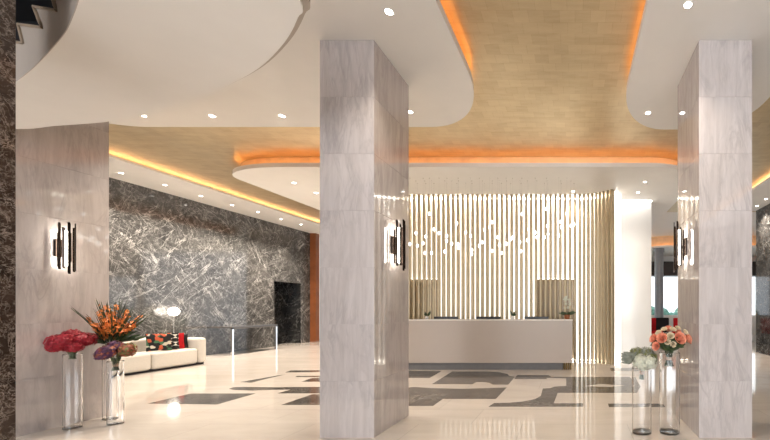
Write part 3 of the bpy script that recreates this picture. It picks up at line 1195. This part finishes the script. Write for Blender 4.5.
sbox('base', M['charcoal'], SX0 + 0.05, SX1 - 0.04, SY0 + 0.05, SY1 - 0.05, 0.0, 0.05, 0.002)
sbox('backrest', M['sofa'], SX0, SX0 + 0.36, SY0, SY1, 0.04, 0.67, 0.07)
sbox('armrest', M['sofa'], SX0 + 0.1, SX1, SY1 - 0.20, SY1, 0.035, 0.63, 0.07)
sbox('armrest', M['sofa'], SX0 + 0.1, SX1, SY0, SY0 + 0.24, 0.035, 0.63, 0.07)
ys = [SY0 + 0.24, 6.72, 7.57, SY1 - 0.20]
for a, b2 in zip(ys[:-1], ys[1:]):
    sbox('seat_cushion', M['sofa'], SX0 + 0.37, SX1 - 0.0, a + 0.006, b2 - 0.006, 0.04, 0.39, 0.06)
sbox('back_cushion', M['sofa'], SX0 + 0.37, SX0 + 0.57, ys[1] + 0.05, ys[2] - 0.04, 0.395, 0.66, 0.09)


def pillow(name_label, mat, loc, size, tilt, rz):
    b = MB()
    n = 9
    vs, fs = [], []
    for sgn in (1, -1):
        for i in range(n):
            for j in range(n):
                a, c = -1 + 2 * i / (n - 1), -1 + 2 * j / (n - 1)
                th = 0.045 * (max(0, (1 - a * a)) * max(0, (1 - c * c))) ** 0.45
                pinch = 1 - 0.08 * (1 - abs(a)) * 0 - 0.06 * (abs(a) * (1 - abs(c)) + abs(c) * (1 - abs(a)))
                vs.append((sgn * th, a * size * 0.5 * pinch, c * size * 0.5 * pinch + size * 0.5))
    for s_ in (0, 1):
        o_ = s_ * n * n
        for i in range(n - 1):
            for j in range(n - 1):
                f = (o_ + i * n + j, o_ + (i + 1) * n + j, o_ + (i + 1) * n + j + 1, o_ + i * n + j + 1)
                fs.append(f if s_ == 0 else f[::-1])
    b.add(vs, fs)
    o = b.build('cushion', mat, smooth=True)
    o.location = loc
    o.rotation_euler = (0, tilt, rz)
    tag(o, name_label, 'cushion', 'throw cushions on the cream sofa')
    return o


PZ = 0.40
pillow('black floral print cushion, leftmost of the group on the cream sofa', M['floral'], (-9.00, 7.88, PZ), 0.38, -0.16, -0.55)
pillow('black and white triangle print cushion on the cream sofa', M['geo'], (-9.03, 8.06, PZ), 0.38, -0.16, -0.55)
pillow('red velvet cushion between the triangle and black cushions', M['red'], (-9.06, 8.21, PZ), 0.36, -0.16, -0.55)
pillow('plain black cushion against the sofa armrest', M['charcoal'], (-9.08, 8.335, PZ), 0.32, -0.16, -0.55)

# globe lamp behind the sofa
lp = empty('globe_floor_lamp', (-10.13, 9.19, 0))
tag(lp, 'floor lamp with glowing white globe between the sofa and marble wall', 'floor lamp')
b = MB(); b.lathe([(0.001, 0), (0.11, 0), (0.11, 0.015), (0.02, 0.025), (0.001, 0.025)], seg=24); b.build('base', M['chrome'], lp)
b = MB(); b.tube([(0, 0, 0.02), (0, 0, 1.14)], 0.009, 8); b.build('pole', M['chrome'], lp)
b = MB(); b.sphere((0, 0, 1.236), 0.105, 24, 14); b.build('globe', M['globe'], lp, smooth=True)

# console table
ct = empty('console_table', (-9.92, 10.95, 0))
tag(ct, 'long console table with dark top and polished steel frame by marble wall', 'console table')
b = MB(); b.box(-0.375, 0.34, -0.78, 0.78, 0.755, 0.80); b.build('top', M['smoke_top'], ct, bevel=0.003)
b = MB()
b.box(0.30, 0.335, -0.77, 0.77, 0.725, 0.755)
b.build('apron', M['kick'], ct)
for sy in (-0.745, 0.745):
    b = MB(); b.box(0.285, 0.335, sy - 0.025, sy + 0.025, 0, 0.755); b.build('leg', M['chrome'], ct)

# ================================================================== VASES AND BOUQUETS


def vase(x, y, r, h, label):
    m = MB()
    t_ = 0.006
    m.lathe([(0.0008, 0.0), (r - 0.004, 0.0), (r, 0.004), (r, 0.008), (r, h - 0.008), (r, h - 0.002), (r - 0.002, h), (r - t_ + 0.002, h), (r - t_, h - 0.002), (r - t_, h - 0.008), (r - t_, 0.022), (r - t_, 0.016), (r - t_ - 0.006, 0.012), (0.0008, 0.012)], seg=48)
    o = m.build('glass_vase', M['vase'], smooth=True)
    o.location = (x, y, 0)
    tag(o, label, 'vase', 'tall cylinder vases beside the columns')
    md = o.modifiers.new('edge', 'EDGE_SPLIT')
    md.split_angle = 0.9
    return o


def v_at(u, v):
    p = at_z(u, v, 0)
    return p.x, p.y


va = (*v_at(72.5, 428), 0.069, 0.826)
vb = (*v_at(111, 419), 0.068, 0.89)
vc = (*v_at(115.5, 424), 0.066, 0.727)
vd = (1.02, 3.93, 0.108, 0.864)
ve = (0.72, 3.93, 0.104, 0.70)
vase(*va, 'tall clear glass cylinder vase under the red hydrangea bouquet')
vase(*vb, 'clear glass cylinder vase under the orange flower spray')
vase(*vc, 'clear glass cylinder vase under the purple hydrangea bouquet')
vase(*vd, 'tall clear glass cylinder vase under the coral rose bouquet')
vase(*ve, 'short clear glass cylinder vase under the white hydrangea bouquet')


def stems(o, n, r0, r1, z0, z1, spread_top, mat=None):
    s = MB()
    for k in range(n):
        q = 2 * PI * k / n + random.uniform(-.2, .2)
        rr = random.uniform(0.4, 1.0)
        s.tube([(math.cos(q) * r1 * rr, math.sin(q) * r1 * rr, z0), (math.cos(q) * r0 * rr, math.sin(q) * r0 * rr, z0 * 0.5), (math.cos(q) * spread_top * rr, math.sin(q) * spread_top * rr, z1)], 0.0045, 5)
    s.build('stems', mat or M['stem'], o)


def hydrangea_head(c, r, mats, o, name, nrm_up=Vector((0, 0, 1)), n=150, size=0.016):
    h = MB()
    h.sphere(c, r * 0.82, 12, 8, 0)
    for k in range(n):
        z = 1 - 1.75 * (k + 0.5) / n
        q = k * 2.39996 + random.uniform(-.2, .2)
        s_ = math.sqrt(max(0, 1 - z * z))
        d = Vector((s_ * math.cos(q), s_ * math.sin(q), z))
        petal_cup(h, Vector(c) + d * r * random.uniform(0.86, 1.04), d + Vector((random.uniform(-.4, .4), random.uniform(-.4, .4), random.uniform(-.4, .4))), size * random.uniform(0.8, 1.2), 4, random.randrange(len(mats)) if len(mats) > 1 else 0, 0.35)
    h.build(name, mats, o)


def bouquet_base(name, loc, label, cat='bouquet', group='bouquets in glass vases'):
    o = empty(name, loc)
    tag(o, label, cat, group)
    return o


# red hydrangea
bq = bouquet_base('hydrangea_bouquet', (va[0], va[1], va[3]), 'round crimson hydrangea bouquet on a glass vase')
for (x, y, z, r) in ((0, 0, 0.19, .085), (0.085, 0.0, 0.15, .08), (-0.085, 0.02, 0.15, .08), (0.05, -0.09, 0.15, .08), (-0.05, -0.09, 0.14, .08), (0.04, 0.09, 0.15, .08), (-0.05, 0.09, 0.15, .08),
                     (0.09, -0.05, 0.09, .07), (-0.08, -0.07, 0.09, .07), (0.0, -0.12, 0.10, .07)):
    hydrangea_head((x, y, z), r, [M['red_bloom']], bq, 'bloom')
stems(bq, 14, 0.016, 0.03, -0.055, 0.10, 0.07)
b = MB(); b.lathe([(0.022, -0.035), (0.025, -0.02), (0.025, 0.0), (0.022, 0.01)], seg=16); b.build('ribbon', M['stem'], bq, smooth=True)

# purple / rust hydrangea
bq = bouquet_base('hydrangea_bouquet', (vc[0], vc[1], vc[3]), 'round violet and rust hydrangea bouquet on a glass vase')
for (x, y, z, r, mt) in ((0, 0, 0.155, .075, 'purple_bloom'), (0.085, 0.03, 0.105, .075, 'rust_bloom'), (-0.085, -0.02, 0.105, .07, 'purple_bloom'), (0.02, -0.09, 0.11, .075, 'purple_bloom'), (-0.05, 0.08, 0.125, .07, 'rust_bloom'), (0.06, 0.07, 0.13, .07, 'rust_bloom'),
                         (-0.06, -0.07, 0.075, .06, 'purple_bloom')):
    second = 'rust_bloom' if mt == 'purple_bloom' else 'leaf_moss'
    hydrangea_head((x, y, z), r, [M[mt], M[mt], M[second]], bq, 'bloom', n=120)
stems(bq, 14, 0.016, 0.032, -0.11, 0.09, 0.06)
b = MB(); b.lathe([(0.020, -0.065), (0.023, -0.055), (0.023, -0.035), (0.020, -0.02)], seg=16); b.build('ribbon', M['ribbon'], bq, smooth=True)

# white hydrangea with grey greenery
bq = bouquet_base('hydrangea_bouquet', (ve[0], ve[1], ve[3]), 'cream hydrangea bouquet with silver green leaves on a short vase')
for (x, y, z, r) in ((-0.03, -0.1, 0.07, .082), (0.06, -0.09, 0.065, .08), (0.0, -0.12, 0.035, .06)):
    hydrangea_head((x, y, z), r, [M['white_bloom']], bq, 'bloom')
for (x, y, z, r) in ((0.05, 0.03, 0.13, .085), (-0.05, 0.02, 0.13, .08), (0.10, -0.02, 0.10, .065)):
    hydrangea_head((x, y, z), r, [M['leaf_moss'], M['leaf_grey']], bq, 'green_blossom')
l = MB()
for k in range(46):
    q = random.uniform(0, 6.28)
    c0 = Vector((math.cos(q) * 0.11 - 0.03, math.sin(q) * 0.09, random.uniform(0.05, 0.14)))
    d = Vector((math.cos(q) * 0.07 - 0.02, math.sin(q) * 0.06, random.uniform(-0.03, 0.05)))
    leaf_blade(l, c0, c0 + d, 0.016)
for k in range(26):
    c0 = Vector((-0.13 + random.uniform(-.03, .03), random.uniform(-.06, .04), 0.10 + random.uniform(-.04, .05)))
    leaf_blade(l, c0, c0 + Vector((random.uniform(-.07, 0.0), random.uniform(-.03, .03), random.uniform(-.02, .06))), 0.014)
l.build('leaves', M['leaf_grey'], bq)
stems(bq, 14, 0.018, 0.03, -0.13, 0.05, 0.06)
b = MB(); b.lathe([(0.022, -0.075), (0.025, -0.065), (0.025, -0.045), (0.022, -0.03)], seg=16); b.build('ribbon', M['ribbon'], bq, smooth=True)


def rose(mb, c, nrm, r, mi=0):
    nrm = Vector(nrm).normalized()
    a = nrm.orthogonal().normalized()
    b_ = nrm.cross(a)
    c = Vector(c)
    for (ring_r, hh, n, open_) in ((0.25, 0.75, 3, 0.05), (0.5, 0.70, 4, 0.15), (0.78, 0.55, 5, 0.35), (1.0, 0.35, 6, 0.6)):
        for k in range(n):
            q = 2 * PI * k / n + ring_r * 5
            w = 1.15 * PI / n
            vs = []
            for j in range(4):
                t_ = j / 3
                for i in range(4):
                    qq = q + w * (-1 + 2 * i / 3) * (0.45 + 0.55 * math.sin(PI * (0.15 + 0.7 * t_)))
                    rr = r * ring_r * (0.35 + 0.65 * t_ ** 0.6 + open_ * t_ * t_ * 0.35)
                    zz = r * (-0.55 + (hh + 0.55) * t_ - open_ * 0.25 * t_ ** 3)
                    vs.append(c + (a * math.cos(qq) + b_ * math.sin(qq)) * rr + nrm * zz)
            fs = [(4 * j + i, 4 * j + i + 1, 4 * j + i + 5, 4 * j + i + 4) for j in range(3) for i in range(3)]
            mb.add(vs, fs, mi)


bq = bouquet_base('rose_bouquet', (vd[0], vd[1], vd[3]), 'coral rose bouquet with small cream roses and dark leaves on a glass vase')
rs = [(0.07, -0.13, 0.10, .058), (0.17, -0.05, 0.09, .052), (-0.10, -0.11, 0.10, .05), (0.0, 0.04, 0.17, .048), (-0.16, 0.0, 0.09, .045), (0.10, 0.06, 0.14, .048), (-0.09, 0.08, 0.13, .045), (-0.15, -0.08, 0.03, .04)]
for (x, y, z, r) in rs:
    m = MB(); rose(m, (x * 1.08, y, z * 1.25 + 0.035), (x, y - 0.07, z + 0.0), r); m.build('rose', M['coral_bloom'], bq, smooth=True)
for (x, y, z, r) in ((-0.02, -0.13, 0.12, .034), (-0.05, -0.13, 0.07, .03), (0.02, -0.06, 0.17, .032), (-0.06, -0.03, 0.17, .03), (0.0, -0.15, 0.05, .028), (0.13, -0.11, 0.15, .028), (-0.12, -0.05, 0.14, .03), (0.08, -0.02, 0.18, .03)):
    m = MB(); rose(m, (x * 1.08, y, z * 1.25 + 0.035), (x, y - 0.07, z + 0.0), r); m.build('small_rose', M['cream_rose'], bq, smooth=True)
l = MB()
l.sphere((0, 0, 0.09), 0.11, 12, 8, 0, (1.2, 1.0, 0.75))
for k in range(130):
    q = random.uniform(0, 6.28)
    e_ = random.uniform(-0.15, 1.3)
    d = Vector((math.cos(q) * math.cos(e_), math.sin(q) * math.cos(e_), math.sin(e_) * 0.75))
    c0 = Vector((0, 0, 0.08)) + d * 0.125
    leaf_blade(l, c0, c0 + d * 0.06 + Vector((random.uniform(-.03, .03), random.uniform(-.03, .03), -0.01)), 0.017)
l.build('leaves', M['leaf'], bq)
stems(bq, 26, 0.028, 0.065, -0.15, 0.04, 0.07, M['leaf'])
b = MB(); b.lathe([(0.030, -0.085), (0.034, -0.08), (0.034, -0.055), (0.030, -0.05)], seg=16); b.build('ribbon', M['ribbon'], bq, smooth=True)

# orange spray
bq = bouquet_base('flower_spray', (vb[0], vb[1], vb[3]), 'tall loose spray of orange flowers and dark leaves beside the column')
lf = MB()
base_b = Vector((vb[0], vb[1], vb[3]))
tips = [at_x(u, v, x) - base_b for (u, v, x) in ((71, 308, -5.66), (96, 300, -5.64), (101, 302, -5.60), (108, 304, -5.66), (116, 303, -5.5), (122, 300, -5.52), (129, 308, -5.45), (146, 314, -5.40), (141, 322, -5.36),
                                                 (86, 316, -5.62), (99, 310, -5.5), (112, 310, -5.38), (133, 313, -5.52), (90, 324, -5.56), (126, 318, -5.36), (134, 327, -5.42))]
for i, tp in enumerate(tips):
    tp = Vector(tp)
    P_ = smooth_curve([(tp.x * 0.08, tp.y * 0.08, -0.05), (tp.x * 0.35, tp.y * 0.35, tp.z * 0.42), (tp.x, tp.y, tp.z)], 8)
    sp = MB()
    sp.tube(P_, [0.005 * (1 - 0.7 * k / (len(P_) - 1)) for k in range(len(P_))], 5)
    sp.build('stem', M['stem'], bq)
    fb = MB()
    nf = 15
    for k in range(nf):
        t_ = 0.46 + 0.5 * k / nf
        idx = t_ * (len(P_) - 1)
        a_ = P_[int(idx)].lerp(P_[min(len(P_) - 1, int(idx) + 1)], idx - int(idx))
        d = Vector((random.uniform(-1, 1), random.uniform(-1.2, 0.6), random.uniform(-0.1, 0.7))).normalized()
        petal_cup(fb, a_ + d * 0.016, d, 0.031 * (1.15 - 0.5 * k / nf), 5, 0, 0.8)
    if i not in (0, 1, 5):
        fb.build('blossom', M['orange_bloom'], bq)
    else:
        fb2 = MB()
        for k in range(9):
            a_ = P_[6 + k // 2]
            d = Vector((random.uniform(-1, 1), random.uniform(-1.2, 0.6), random.uniform(-0.1, 0.7))).normalized()
            petal_cup(fb2, a_ + d * 0.016, d, 0.024, 5, 0, 0.8)
        fb2.build('blossom', M['orange_bloom'], bq)
    for k in range(3):
        a_ = P_[5 + 3 * k]
        leaf_blade(lf, a_, tp + Vector((random.uniform(-.05, .05), random.uniform(-.05, .05), random.uniform(0, .04))), 0.010)
for k in range(170):
    q = random.uniform(0, 6.28)
    e_ = random.uniform(0.2, 1.4)
    d = Vector((math.cos(q) * math.cos(e_), math.sin(q) * math.cos(e_), math.sin(e_)))
    d.x = max(d.x, -0.62)
    c0 = Vector((0, 0, 0.0)) + d * random.uniform(0.05, 0.21)
    leaf_blade(lf, c0, c0 + d * 0.085 + Vector((random.uniform(-.01, .04), random.uniform(-.04, .04), 0)), 0.016)
lf.build('leaves', M['leaf'], bq)

# ================================================================== FAR LOUNGE


def lounge_chair(loc, rz, label, mat):
    o = empty('lounge_chair', loc, rz)
    tag(o, label, 'chair', 'lounge chairs by the far windows')
    b = MB(); b.box(-0.27, 0.27, -0.27, 0.27, 0.40, 0.50); b.build('seat', mat, o, bevel=0.03)
    b = MB(); b.box(-0.27, 0.27, 0.22, 0.30, 0.50, 0.95); b.build('backrest', mat, o, bevel=0.03)
    for sx in (-1, 1):
        for sy in (-1, 1):
            b = MB(); b.box(sx * 0.24 - 0.015, sx * 0.24 + 0.015, sy * 0.24 - 0.015, sy * 0.24 + 0.015, 0, 0.40); b.build('leg', M['black'], o)


lounge_chair((2.82, 13.2, 0), 0.3, 'red lounge chair left of the round grey column', M['red'])
lounge_chair((3.75, 13.0, 0), -0.4, 'red lounge chair right of the round grey column', M['red'])
lounge_chair((3.25, 13.9, 0), PI, 'black lounge chair in front of the round grey column', M['charcoal'])
